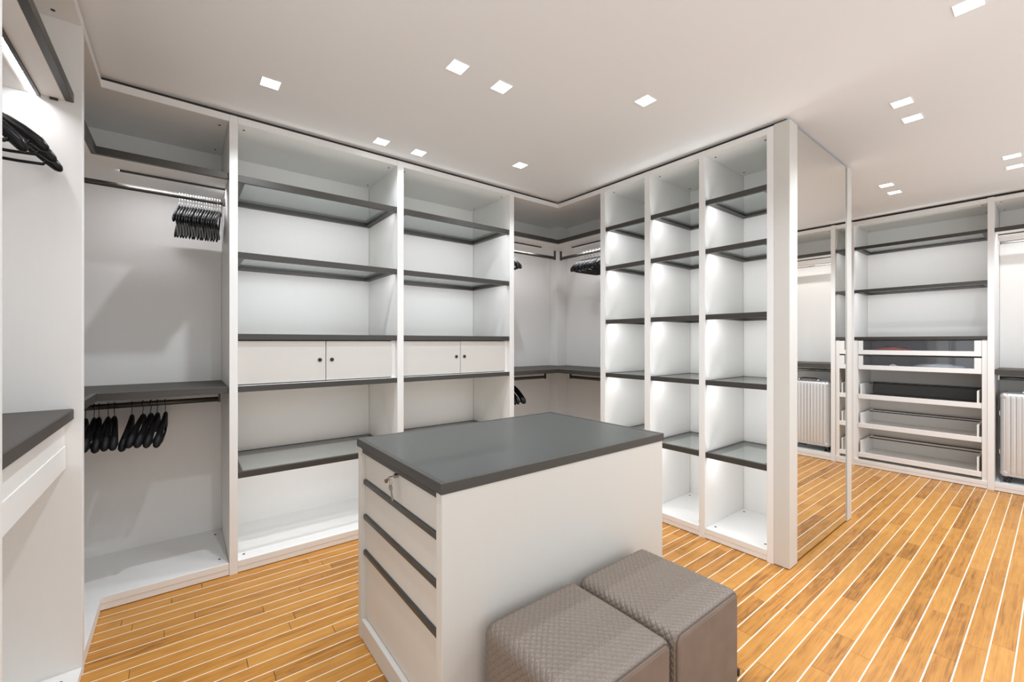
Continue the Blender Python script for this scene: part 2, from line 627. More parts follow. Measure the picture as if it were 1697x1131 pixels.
# ---- left corner wardrobe (L-shaped)
t = thing('corner_wardrobe', (-0.3, 3.1, 0), 'white L-shaped corner wardrobe at the left with black hangers on two rods', 'wardrobe')
XB0 = XLB
YL0 = 2.375
prism('top_panel', [(XB0, YL0), (XL, YL0), (XL, YW), (PA[0], YW), (PA[0], YB), (XB0, YB)], ZT - TP, ZT, 'white', t)
box('back_panel', XB0, PA[0], YB, YB + .018, 0, ZT, 'white', t)
box('back_panel', XB0 - .018, XB0, YL0, YB, 0, ZT, 'white', t)
b_ = prism('base_panel', [(XB0, YW), (PA[0] - .001, YW), (PA[0] - .001, YB), (XB0, YB)], 0.036, 0.070, 'white', t)
prism('base_panel', [(XB0, YL0), (XL, YL0), (XL, YW - .0015), (XB0, YW - .0015)], 0.036, 0.070, 'white', t)
box('plinth', XL - .002, PA[0] - .001, YW + .002, YW + .02, 0.004, 0.0352, 'white', t)
box('plinth', XL - .02, XL - .002, YL0, YW + .02, 0.004, 0.0352, 'white', t)
for c in ((.172, 3.31), (.172, 2.92)):
    cyl('fixing_cap', (*c, .0708), .0065, .0016, 'z', 'gap_dark', b_, 10)
    cyl('fixing_cap', (*c, ZT - TP - .0008), .0065, .0016, 'z', 'gap_dark', b_, 10)
for nm, z0_, z1_, mt in (('upper_shelf', 2.211, 2.245, 'white'), ('middle_shelf', 1.014, 1.048, 'bronze_leather')):
    r_ = .020
    s = prism(nm, [(XB0, YL0), (XL - r_ - .02, YL0), (XL - r_ - .02, YW + r_ + .02), (PA[0] - .001, YW + r_ + .02), (PA[0] - .001, YB), (XB0, YB)],
              z0_, z1_, mt, t)
    prism('edge_band', [(XL - r_ - .02, YL0), (XL - r_ , YL0), (XL - r_, YW + r_), (PA[0] - .001, YW + r_), (PA[0] - .001, YW + r_ + .02),
                        (XL - r_ - .02, YW + r_ + .02)], z0_ - .001, z1_ + .001, 'bronze', s, bev=.001)
    if nm == 'upper_shelf':
        lip_led(s, 'x', -.257, PA[0] - .002, 3.055, z0_)
rail(t, 'x', -.50, PA[0] - .008, 3.10, 2.152, 'b')
rail(t, 'x', -.40, PA[0] - .030, 3.10, 0.972, 'b', drop=1.013)

# ---- two bays with glass shelves and a small cupboard
for i, (pl, pr, lab) in enumerate(((PA, PB_, 'wide white shelf bay nearest the left corner, glass shelves and small cupboard'),
                                   (PB_, PC, 'wide white shelf bay next to the right corner, behind the island'))):
    t = thing('shelf_unit', ((pl[1] + pr[0]) / 2, YW, 0), lab, 'shelf unit')
    if i == 0:
        box('side_panel', pl[0], pl[1], YW - .001, YB, 0.0, ZT, 'white', t)
    box('side_panel', pr[0], pr[1], YW - .001, YB, 0.0, ZT, 'white', t)
    a, b = pl[1] + .0005, pr[0] - .0005
    carcass_x(t, a, b)
    glass_shelf(t, 'x', a, b, YW + .006, YB - .002, 2.202, 2.241)
    glass_shelf(t, 'x', a, b, YW + .006, YB - .002, 1.773, 1.808)
    box('cupboard_top', a, b, YW + .006, YB, 1.311, 1.346, 'bronze', t)
    fl = box('cupboard_floor', a, b, YW + .012, YB, 1.024, 1.052, 'white', t)
    box('edge_band', a, b, YW + .004, YW + .012, 1.016, 1.050, 'bronze', fl)
    # narrow carcass sides and two doors
    c0, c1 = a + .001, b - .034
    box('cupboard_side', b - .033, b - .0005, YW + .028, YW + .045, 1.0525, 1.3105, 'white', t)
    mid = (c0 + c1) / 2 + .02
    for (u0, u1, kx) in ((c0, mid - .002, mid - .036), (mid + .002, c1, mid + .036)):
        d = box('door', u0, u1, YW + .020, YW + .038, 1.058, 1.306, 'white_toned_down', t)
        cyl('pull_ring', (kx, YW + .0192, 1.187), .0145, .002, 'y', 'steel', d, 20)
        cyl('finger_pull', (kx, YW + .0178, 1.187), .0115, .002, 'y', 'black_rubber', d, 20)
    box('cupboard_back', a, b, YW + .10, YW + .11, 1.0525, 1.3105, 'gap_dark', t, bev=0)
    glass_shelf(t, 'x', a, b, YW + .006, YB - .002, 0.530, 0.565)

# ---- right corner wardrobe (L-shaped)
CY = 2.336                           # its cubby-side end
t = thing('corner_wardrobe', (3.0, 3.1, 0), 'white L-shaped corner wardrobe between the shelf bays and the cubbies', 'wardrobe')
P0 = PC[1] + .0005
prism('top_panel', [(P0, YW), (XC, YW), (XC, CY), (XCB, CY), (XCB, YB), (P0, YB)], ZT - TP, ZT, 'white', t)
prism('base_panel', [(P0, YW), (XC, YW), (XC, CY), (XCB, CY), (XCB, YB), (P0, YB)], .036, .07, 'white', t)
box('plinth', P0, XC + .002, YW + .002, YW + .02, .004, .0352, 'white', t)
box('plinth', XC + .002, XC + .02, CY, YW, .004, .0352, 'white', t)
box('back_panel', P0, XCB, YB, YB + .018, 0, ZT, 'white', t)
box('back_panel', XCB, XCB + .018, CY, YB, 0, ZT, 'white', t)
box('corner_post', 3.150, XCB - .0005, 3.278, YB - .0005, .0705, ZT - TP - .0005, 'white', t)
for nm, z0_, z1_, mt in (('upper_shelf', 2.209, 2.242, 'white'), ('middle_shelf', 1.014, 1.048, 'bronze_leather')):
    r_ = .018
    s = prism(nm, [(P0, YW + r_ + .02), (XC + r_ + .02, YW + r_ + .02), (XC + r_ + .02, CY + .001), (XCB, CY + .001), (XCB, 3.2775), (3.1495, 3.2775),
                   (3.1495, YB), (P0, YB)], z0_, z1_, mt, t)
    prism('edge_band', [(P0, YW + r_), (XC + r_, YW + r_), (XC + r_, CY + .001), (XC + r_ + .02, CY + .001), (XC + r_ + .02, YW + r_ + .02), (P0, YW + r_ + .02)],
          z0_ - .001, z1_ + .001, 'bronze', s, bev=.001)
    if nm == 'upper_shelf':
        lip_led(s, 'x', P0 + .01, 2.72, 3.05, z0_)
        lip_led(s, 'y', CY + .01, 2.88, 2.96, z0_)
rail(t, 'x', P0 + .006, 2.945, 3.10, 2.150, 'ab', drop=2.208)
rail(t, 'y', CY + .012, 3.085, 3.015, 2.150, 'ab', drop=2.208)
rail(t, 'x', P0 + .006, 2.815, 3.10, 0.972, 'ab', drop=1.013)
rail(t, 'y', CY + .012, 2.950, 3.015, 0.972, 'ab', drop=1.013)

# ---- three columns of cubbies
CP = [(2.286, 2.335), (1.863, 1.911), (1.446, 1.487), (1.032, 1.069)]
for i in range(3):
    hi, lo = CP[i], CP[i + 1]
    a, b = lo[1] + .0005, hi[0] - .0005
    t = thing('cubby_unit', (XC, (a + b) / 2, 0), ('white column of lit glass-shelf cubbies beside the corner wardrobe',
              'middle white column of lit glass-shelf cubbies', 'white column of lit glass-shelf cubbies next to the tall mirror')[i], 'shelf unit')
    if i == 0:
        box('side_panel', XC - .001, XCB, hi[0], hi[1], 0, ZT, 'white', t)
    box('side_panel', XC - .001, XCB, lo[0], lo[1], 0, ZT, 'white', t)
    carcass_y(t, a, b, XC, XCB)
    for z0_, z1_ in ((2.203, 2.235), (1.882, 1.914), (1.447, 1.480), (1.014, 1.047), (0.534, 0.570)):
        glass_shelf(t, 'y', a, b, XC + .006, XCB - .002, z0_, z1_, glow='cubby_led_glow')

# ---- mirrored end of the peninsula
t = thing('mirror_panel', (3.3, YM, 0), 'tall floor-to-ceiling mirror in a white frame at the end of the cubbies', 'mirror')
box('corner_filler', XC, XC + .116, YM, 1.0315, .004, ZT + .006, 'white_toned_down', t, bev=.002)
box('end_stile', 3.800, XE, YM, 1.0315, .004, ZT, 'white_toned_down', t, bev=.002)
box('backing', XC + .1165, 3.7995, YM + .014, 1.0315, .012, ZT, 'gap_dark', t, bev=0)
box('mirror_glass', XC + .1175, 3.793, YM + .006, YM + .0135, .014, ZT - .004, 'mirror', t, bev=0)
t = thing('tall_cabinet', (3.6, 1.9, 0), 'tall closed cabinet block standing behind the mirror and cubbies', 'cabinet')
box('body', XCB + .02, XE - .022, 1.033, YB, .004, ZT, 'white', t)
for k in range(4):
    ya = 1.035 + k * .59
    d = box('door', XE - .021, XE - .002, ya, ya + .586, .03, ZT - .01, 'grey_panel', t)
    box('handle', XE - .002, XE + .008, ya + (.53 if k % 2 == 0 else .04), ya + (.545 if k % 2 == 0 else .055), .95, 1.35, 'bronze', d)

# ---- far run: drawer bay, wardrobe with the suitcase
FP = [(1.345, 1.387), (0.362, 0.402), (-0.620, -0.580)]
t = thing('drawer_unit', (XF, .87, 0), 'far white bay with glass-front drawers and pull-out trays under two shelves', 'drawer unit')
box('side_panel', XF - .001, XFB, *FP[0], 0, ZT + .004, 'white', t)
box('side_panel', XF - .001, XFB, *FP[1], 0, ZT + .004, 'white', t)
a, b = FP[1][1] + .0005, FP[0][0] - .0005
carcass_y(t, a, b, XF, XFB)
glass_shelf(t, 'y', a, b, XF + .006, XFB - .002, 2.266, 2.297)
glass_shelf(t, 'y', a, b, XF + .006, XFB - .002, 1.815, 1.846)
box('counter', XF + .004, XFB, a, b, 1.320, 1.352, 'bronze', t)
da, db = .4385, 1.312
for (u0, u1) in ((a, da - .002), (db + .002, b)):
    box('stile', XF + .012, XF + .03, u0, u1, .0705, 1.3195, 'white', t)
    box('liner', XF + .03, XFB, u0, u1, .0705, 1.3195, 'white', t)
for z0_, z1_ in ((1.170, 1.312), (1.014, 1.156)):
    d = multibox('glass_drawer', [(XF + .006, XF + .024, da, db, z0_, z0_ + .045),
                                  (XF + .006, XF + .024, da, da + .044, z0_ + .045, z1_),
                                  (XF + .006, XF + .024, db - .040, db, z0_ + .045, z1_),
                                  (XF + .024, XFB - .03, da + .01, da + .022, z0_ + .01, z1_ - .02),
                                  (XF + .024, XFB - .03, db - .022, db - .01, z0_ + .01, z1_ - .02),
                                  (XFB - .05, XFB - .035, da + .022, db - .022, z0_ + .01, z1_ - .02)], 'white', t)
    box('drawer_floor', XF + .024, XFB - .05, da + .022, db - .022, z0_ + .012, z0_ + .030, 'grey_panel', d)
    box('pane', XF + .011, XF + .017, da + .044, db - .040, z0_ + .045, z1_, 'drawer_glass', d, bev=0)
for k, (zr, zs) in enumerate(((.708, .862), (.406, .558), (.098, .268))):
    rl = .047
    d = multibox('pull_out_tray', [(XF + .006, XF + .024, da, db, zr, zr + rl),
                                   (XF + .010, XFB - .03, da + .016, da + .028, zr + .01, zs),
                                   (XF + .010, XFB - .03, db - .028, db - .016, zr + .01, zs),
                                   (XF + .024, XFB - .03, da + .028, db - .028, zr + .012, zr + .026),
                                   (XFB - .045, XFB - .03, da + .028, db - .028, zr + .026, zs - .012)], 'white' , t)
    for q in (XFB - .040, XFB - .200):
        box('divider_bar', q, q + .010, da + .029, db - .029, zs - .012, zs - .003, 'bronze_dark', d, bev=0)
    if k == 0:
        box('tray_back', XFB - .052, XFB - .046, da + .03, db - .03, zr + .027, zs - .013, 'grey_panel', d, bev=0)
        box('tray_mat', XF + .03, XFB - .053, da + .03, db - .03, zr + .0262, zr + .029, 'grey_panel', d, bev=0)

t = thing('wardrobe', (XF, -.11, 0), 'far white wardrobe bay at the right edge with a ribbed suitcase inside', 'wardrobe')
box('side_panel', XF - .001, XFB, *FP[2], 0, ZT + .004, 'white', t)
a, b = FP[2][1] + .0005, FP[1][0] - .0005
carcass_y(t, a, b, XF, XFB)
for nm, z0_, z1_, mt in (('upper_shelf', 2.262, 2.296, 'white'), ('middle_shelf', 1.016, 1.058, 'bronze_leather')):
    s = box(nm, XF + .03, XFB, a, b, z0_, z1_, mt, t)
    box('edge_band', XF + .012, XF + .03, a, b, z0_ - .001, z1_ + .001, 'bronze', s)
    if nm == 'upper_shelf':
        lip_led(s, 'y', a + .01, b - .01, XF + .17, z0_)
rail(t, 'y', a + .008, b - .008, XF + .28, 2.215, 'ab', mat='chrome')
rail(t, 'y', a + .008, b - .008, XF + .28, .985, 'ab', mat='chrome')

# ---- near left unit with the dark counter
t = thing('vanity_unit', (-.58, 1.9, 0), 'white left wardrobe bay with dark counter, shallow drawer and lit shelf above', 'cabinet')
VA, VB_ = (1.352, 1.394), (2.335, 2.3745)
box('side_panel', XLB, XL + .001, *VB_, 0, ZT, 'white', t)
box('side_panel', XLB, XL + .001, *VA, 0, ZT, 'white', t)
a, b = VA[1] + .0005, VB_[0] - .0005
tp = box('top_panel', XLB, XL, a, b, ZT - TP, ZT, 'white', t)
box('back_panel', XLB - .018, XLB, a, b, 0, ZT, 'white', t)
bp = box('base_panel', XLB, XL, a, b, .004, .036, 'white', t)
cyl('fixing_cap', (XL - .05, b - .06, .0368), .0065, .0016, 'z', 'gap_dark', bp, 10)
cyl('fixing_cap', (XL - .07, b - .05, ZT - TP - .0008), .0065, .0016, 'z', 'gap_dark', tp, 10)
s = box('upper_shelf', XLB, XL - .045, a, b, 2.222, 2.255, 'white', t)
box('edge_band', XL - .045, XL - .022, a, b, 2.221, 2.256, 'bronze', s)
lip_led(s, 'yl', a + .003, b - .003, -.418, 2.222)
box('shelf_clip', -.390, -.368, b - .006, b, 2.214, 2.222, 'bronze_dark', s, bev=0)
rail(t, 'y', a + .008, b - .008, -.575, 2.150, 'ab')
cn = box('counter', XLB, XL - .022, a, b, 1.000, 1.043, 'bronze_leather', t, bev=.004)
box('counter_rail', -.375, -.350, a, b, .905, .9995, 'white', t)
d = box('drawer', -.375, -.347, a, b - .004, .818, .9045, 'white', t)
box('drawer_body', XLB + .03, -.376, a + .02, b - .02, .83, .995, 'white', t)

# ------------------------------------------------------------------ island
IX0, IX1, IY0, IY1, IZ = 0.617, 1.787, 1.143, 1.920, 0.872
t = thing('island', (1.2, 1.53, 0), 'white drawer island with dark framed glass top in the room centre', 'island')
sl = .034
bx0, bx1, by0, by1 = IX0 + .005, IX1 - .006, IY0 + .004, IY1 - .005
ST = .037
multibox('body', [(bx0, bx1, by0, by0 + ST, .0, IZ - sl - .0005), (bx0, bx1, by1 - ST, by1, .0, IZ - sl - .0005),
                  (bx1 - ST, bx1, by0 + ST, by1 - ST, 0, IZ - sl - .0005),
                  (bx0 + .04, bx0 + .06, by0 + ST, by1 - ST, .02, IZ - sl - .0005)], 'white_toned_down', t)
box('plinth', bx0 + .001, bx0 + .034, by0 + ST, by1 - ST, .004, .088, 'white_toned_down', t)
fr = .018
top = multibox('top_frame', [(IX0, IX1, IY0, IY0 + fr, IZ - sl, IZ), (IX0, IX1, IY1 - fr, IY1, IZ - sl, IZ),
                             (IX0, IX0 + fr, IY0 + fr, IY1 - fr, IZ - sl, IZ), (IX1 - fr, IX1, IY0 + fr, IY1 - fr, IZ - sl, IZ),
                             (IX0 + fr, IX1 - fr, IY0 + fr, IY1 - fr, IZ - sl, IZ - .012)], 'bronze', t)
box('glass_top', IX0 + fr + .001, IX1 - fr - .001, IY0 + fr + .001, IY1 - fr - .001, IZ - .0118, IZ - .0012, 'table_glass', top, bev=.0008)
dy0, dy1 = by0 + ST + .001, by1 - ST - .001
fx = bx0 + .019
DZ = [(.699, .812), (.546, .697), (.391, .544), (.092, .389)]
for k, (z0_, z1_) in enumerate(DZ):
    d = box('drawer', fx, fx + .02, dy0, dy1, z0_, z1_, 'white_toned_down', t)
    if k == 0:
        box('handle', fx - .014, fx + .02, dy0, dy1, .8135, .8315, 'bronze', d, bev=.0015)
        cyl('lock', (fx - .008, 1.522, .801), .0085, .016, 'x', 'steel', d, 18)
        v1, f1 = sweep([(-.006, 0, 0), (-.020, 0, 0), (-.024, .004, -.006), (-.024, .012, -.010), (-.024, .016, -.016), (-.024, .018, -.026)],
                       [(.003, .0015), (.007, .0018), (.009, .0018), (.010, .0018), (.009, .0018), (.004, .0015)], 8)
        link('key', mesh_from(v1, f1, 'key', 'steel', True), (fx - .014, 1.522, .801), d)
        ring = [(.0, .011 * math.cos(q), .011 * math.sin(q)) for q in [i * math.pi / 8 for i in range(17)]]
        v2, f2 = sweep(ring, [(.0011, .0011)] * 17, 6, up=Vector((1, 0, 0)))
        link('key_ring', mesh_from(v2, f2, 'key_ring', 'steel', True), (fx - .036, 1.504, .788), d)
        pl = [(-.004, .010), (.004, .010), (.009, .004), (.009, -.006), (.004, -.012), (.0035, -.046), (0, -.050), (-.0035, -.046), (-.004, -.012), (-.009, -.006), (-.009, .004)]
        vv = [(-.001, p, q) for p, q in pl] + [(.001, p, q) for p, q in pl]
        n = len(pl)
        ff = [tuple(range(n)), tuple(reversed(range(n, 2 * n)))] + [(i, i + n, (i + 1) % n + n, (i + 1) % n) for i in range(n)]
        o = link('key', mesh_from(vv, ff, 'key', 'steel'), (fx - .036, 1.504, .768), d)
        o.rotation_euler = (math.radians(-14), 0, math.radians(20))
    else:
        hz = (None, .676, .523, .368)[k]
        box('handle', fx - .010, fx + .004, dy0, dy1, hz, hz + .021, 'bronze', d, bev=.003)


# ------------------------------------------------------------------ ottomans
def ottoman(cx, cy, label, tab=False):
    W, D, Hh, z0_ = .400, .395, .420, .015
    rad, res, pit, amp = .034, .0018, .0165, .0032
    t = thing('ottoman', (cx, cy, 0), label, 'ottoman')
    # woven wrap: up the -x side, over the top, down the +x side
    arc = math.pi / 2 * rad
    side, flat = Hh - z0_ - rad, W - 2 * rad
    tot = 2 * side + 2 * arc + flat
    nu, nv = int(tot / res), int(D / res)
    u = np.linspace(0, tot, nu)
    v = np.linspace(0, D, nv)
    X, Z, NX, NZ = np.zeros(nu), np.zeros(nu), np.zeros(nu), np.zeros(nu)
    for i, q in enumerate(u):
        if q < side:
            X[i], Z[i], NX[i], NZ[i] = -W / 2, z0_ + q, -1, 0
        elif q < side + arc:
            an = (q - side) / rad
            NX[i], NZ[i] = -math.cos(an), math.sin(an)
            X[i], Z[i] = -W / 2 + rad + rad * NX[i], z0_ + side + rad * NZ[i]
        elif q < side + arc + flat:
            X[i], Z[i], NX[i], NZ[i] = -W / 2 + rad + q - side - arc, Hh, 0, 1
        elif q < side + 2 * arc + flat:
            an = math.pi / 2 - (q - side - arc - flat) / rad
            NX[i], NZ[i] = math.cos(an), math.sin(an)
            X[i], Z[i] = W / 2 - rad + rad * NX[i], z0_ + side + rad * NZ[i]
        else:
            X[i], Z[i], NX[i], NZ[i] = W / 2, z0_ + side - (q - side - 2 * arc - flat), 1, 0
    Ug, Vg = np.meshgrid(u, v, indexing='ij')
    A, B = (Ug + Vg) / math.sqrt(2) / pit, (Ug - Vg) / math.sqrt(2) / pit
    fa, fb = A - np.floor(A), B - np.floor(B)
    over = ((np.floor(A) + np.floor(B)) % 2) == 0
    ac, al = np.where(over, fb, fa), np.where(over, fa, fb)
    h = amp * ((1 - np.abs(2 * ac - 1) ** 9) * (0.30 + 0.70 * np.sin(np.pi * al) ** .6))
    vn = Vg / D
    er = .022                                    # soft roll of the wrap at its two y ends
    roll = np.where(Vg < er, er - np.sqrt(np.maximum(er ** 2 - (er - Vg) ** 2, 0)), 0)
    roll = roll * .35 + np.where(D - Vg < er, er - np.sqrt(np.maximum(er ** 2 - (er - D + Vg) ** 2, 0)), 0) * 1.0
    puff = .006 * np.sin(np.pi * vn) * np.clip(np.sin(np.pi * (Ug - side) / (2 * arc + flat)), 0, 1)
    off = h - roll + puff
    P = np.stack([X[:, None] + NX[:, None] * off, Vg - D / 2, Z[:, None] + NZ[:, None] * off], -1).reshape(-1, 3)
    ii = np.arange(nu * nv).reshape(nu, nv)
    Q = np.stack([ii[:-1, :-1], ii[:-1, 1:], ii[1:, 1:], ii[1:, :-1]], -1).reshape(-1, 4)
    me = bpy.data.meshes.new('woven_cover')
    me.vertices.add(len(P))
    me.vertices.foreach_set('co', P.astype(np.float32).ravel())
    me.loops.add(Q.size)
    me.loops.foreach_set('vertex_index', Q.astype(np.int32).ravel())
    me.polygons.add(len(Q))
    me.polygons.foreach_set('loop_start', np.arange(0, Q.size, 4, dtype=np.int32))
    me.polygons.foreach_set('use_smooth', np.ones(len(Q), dtype=bool))
    me.update(calc_edges=True)
    me.validate()
    me.materials.append(MATS['weave_leather'])
    link('woven_cover', me, (cx, cy, 0), t)
    # plain suede ends with a piped seam
    for sgn in (-1, 1):
        prof = [(X[i], Z[i]) for i in range(0, nu, 6)] + [(X[-1], Z[-1])]
        n = len(prof)
        rr = .35 * er if sgn < 0 else er
        rows = [(.000, rr + .0005), (.005, rr + .003), (.008, rr + .012)]
        V, F = [], []
        for (dy, ins) in rows:
            for (px, pz) in prof:
                k = np.argmin((X - px) ** 2 + (Z - pz) ** 2)
                V.append((px - NX[k] * ins, sgn * (D / 2 + dy), pz - NZ[k] * ins))
        for r in range(len(rows) - 1):
            for i in range(n - 1):
                F.append((r * n + i, r * n + i + 1, (r + 1) * n + i + 1, (r + 1) * n + i))
        F.append(tuple(range(2 * n, 3 * n)))
        link('end_panel', mesh_from(V, F, 'end_panel', 'suede', False), (cx, cy, 0), t)
        pv, pf = sweep([(px - NX[np.argmin((X - px) ** 2 + (Z - pz) ** 2)] * (rr - .0006), sgn * (D / 2 + .0005), pz - NZ[np.argmin((X - px) ** 2 + (Z - pz) ** 2)] * (rr - .0006))
                        for (px, pz) in prof], [(.0018, .0018)] * n, 6, up=Vector((0, 1, 0)))
        link('seam_piping', mesh_from(pv, pf, 'seam_piping', 'piping', True), (cx, cy, 0), t)
    box('underside', cx - W / 2 + .004, cx + W / 2 - .004, cy - D / 2 + .004, cy + D / 2 - .004, z0_ + .002, z0_ + .012, 'black_soft', t, bev=0)
    for sx in (-1, 1):
        for sy in (-1, 1):
            cyl('foot', (cx + sx * .16, cy + sy * .16, .0085), .016, .017, 'z', 'black_rubber', t)
    if tab:
        box('side_tab', cx + W / 2, cx + W / 2 + .014, cy - D / 2 - .004, cy - D / 2 + .016, .105, .128, 'black_rubber', t)
    return t


ottoman(0.948, 0.912, 'left taupe woven-leather ottoman standing against the island side', False)
ottoman(1.368, 0.908, 'right taupe woven-leather ottoman with plain suede front, nearer the cubbies', True)


# ------------------------------------------------------------------ hangers
def hanger_meshes(kind):
    """Local frame: width along x, rod top at z = 0."""
    hook = [(0, 0, -.088), (0, 0, -.060), (.006, 0, -.050), (.019, 0, -.040), (.026, 0, -.024), (.022, 0, -.006), (.010, 0, .003),
            (-.004, 0, .004), (-.017, 0, -.003), (-.023, 0, -.016), (-.022, 0, -.024)]
    hv, hf = sweep(hook, [(.0016, .0016)] * len(hook), 6, up=Vector((0, 1, 0)))
    parts = []
    thick = {'slim': .40, 'suit': 1.0, 'padded': 1.1}[kind]
    pts = [(0, 0, -.083), (.03, .000, -.090), (.07, .003, -.106), (.12, .008, -.132), (.165, .014, -.160), (.200, .020, -.188), (.215, .024, -.205), (.220, .025, -.212), (.222, .0255, -.215)]
    rad = [(.009, .012), (.009, .014), (.0095, .015), (.011, .016), (.014, .018), (.017, .019), (.0135, .0145), (.008, .009), (.003, .003)]
    for s in (-1, 1):
        p = [(q[0] * s, q[1], q[2]) for q in pts]
        r = [(a * (thick if kind != 'suit' else 1), b * (1.25 if kind == 'padded' else 1)) for a, b in rad]
        parts.append(sweep(p, r, 10))
    bv, bf = merge(parts)
    nv, nf = sweep([(0, 0, -.100), (0, 0, -.084), (0, 0, -.074)], [(.010, .009), (.010, .009), (.005, .005)], 10, up=Vector((0, 1, 0)))
    bv, bf = merge([(bv, bf), (nv, nf)])
    rv, rf = sweep([(-.186, .012, -.186), (-.178, .010, -.203), (-.12, .008, -.207), (.12, .008, -.207), (.178, .010, -.203), (.186, .012, -.186)],
                   [(.0055, .0055)] * 6, 8, up=Vector((0, 1, 0)))
    bm_ = 'black_soft' if kind == 'padded' else 'black_gloss'
    hm = 'black_gloss' if kind == 'padded' else 'chrome'
    return (mesh_from(bv, bf, 'shoulder_arm', bm_, True), mesh_from(hv, hf, 'hook', hm, True), mesh_from(rv, rf, 'trouser_bar', bm_, True))


HM = {k: hanger_meshes(k) for k in ('slim', 'suit', 'padded')}


def hanger(kind, x, y, z, ang, label, group, tilt=0.0):
    o = link('hanger', None, (x, y, z))
    o.empty_display_size = .03
    o.rotation_euler = (0, tilt, ang)
    tag(o, label, 'hanger', group)
    for nm, me in zip(('shoulder_arm', 'hook', 'trouser_bar'), HM[kind]):
        c = bpy.data.objects.new(nm, me)
        COL.objects.link(c)
        c.parent = o
    return o


ORD = ['first', 'second', 'third', 'fourth', 'fifth', 'sixth', 'seventh', 'eighth', 'ninth', 'tenth', 'eleventh', 'twelfth',
       'thirteenth', 'fourteenth', 'fifteenth', 'sixteenth', 'seventeenth', 'eighteenth']
rnd = random.Random(3)
H90 = math.pi / 2
n = 16
for i in range(n):
    x = -.007 + i * .0128
    hanger('slim', x, 3.10, 2.154, H90 + math.radians(rnd.uniform(-.8, .8) - i * .3), f'slim black hanger, {ORD[i]} from the left in the packed row on the upper left rod',
           'packed hangers on the upper left rod')
hx = (-.392, -.359, -.340, -.305, -.280, -.212, -.166, -.133, -.105, -.070)
tx = (-.385, -.348, -.310, -.277, -.247, -.212, -.184, -.152, -.117, -.078)
for i, x in enumerate(hx):
    a = math.atan2(tx[i] - x, .2)
    hanger('padded', x, 3.10, .974, H90 + max(-.22, min(.22, a)) , f'thick black padded hanger, {ORD[i]} from the left on the lower left rod',
           'padded hangers on the lower left rod', math.radians(rnd.uniform(-3, 3)))
for i, (y, an, w) in enumerate(((2.262, 2, 'hindmost, against the white panel'), (2.168, -1, 'second from the white panel'),
                                (2.055, 1, 'third from the white panel'), (1.985, 4, 'lowest-hanging, nearest the camera'))):
    hanger('suit', -.575, y, 2.152, math.radians(an), f'glossy black suit hanger at the upper left edge, {w}',
           'suit hangers in the left bay', math.radians(9 if i == 3 else 0))
for i in range(9):
    y = 2.755 - i * .038
    hanger('suit', 3.015, y, 2.152, math.pi + math.radians(rnd.uniform(-6, 2)), f'black suit hanger on the corner rod beside the cubbies, {ORD[i]} from the left',
           'hangers on the corner rod beside the cubbies')
for i in range(4):
    hanger('suit', 2.345 - i * .030, 3.10, 2.152, H90 + math.radians(rnd.uniform(-3, 3)),
           f'black hanger on the upper corner rod behind the shelf bay, {ORD[i]} from the right', 'hangers on the upper corner rod')
for i in range(4):
    hanger('suit', 2.415 - i * .040, 3.10, .974, H90 + math.radians(rnd.uniform(-5, 3)),
           f'black hanger on the lower corner rod behind the shelf bay, {ORD[i]} from the right', 'hangers on the lower corner rod')


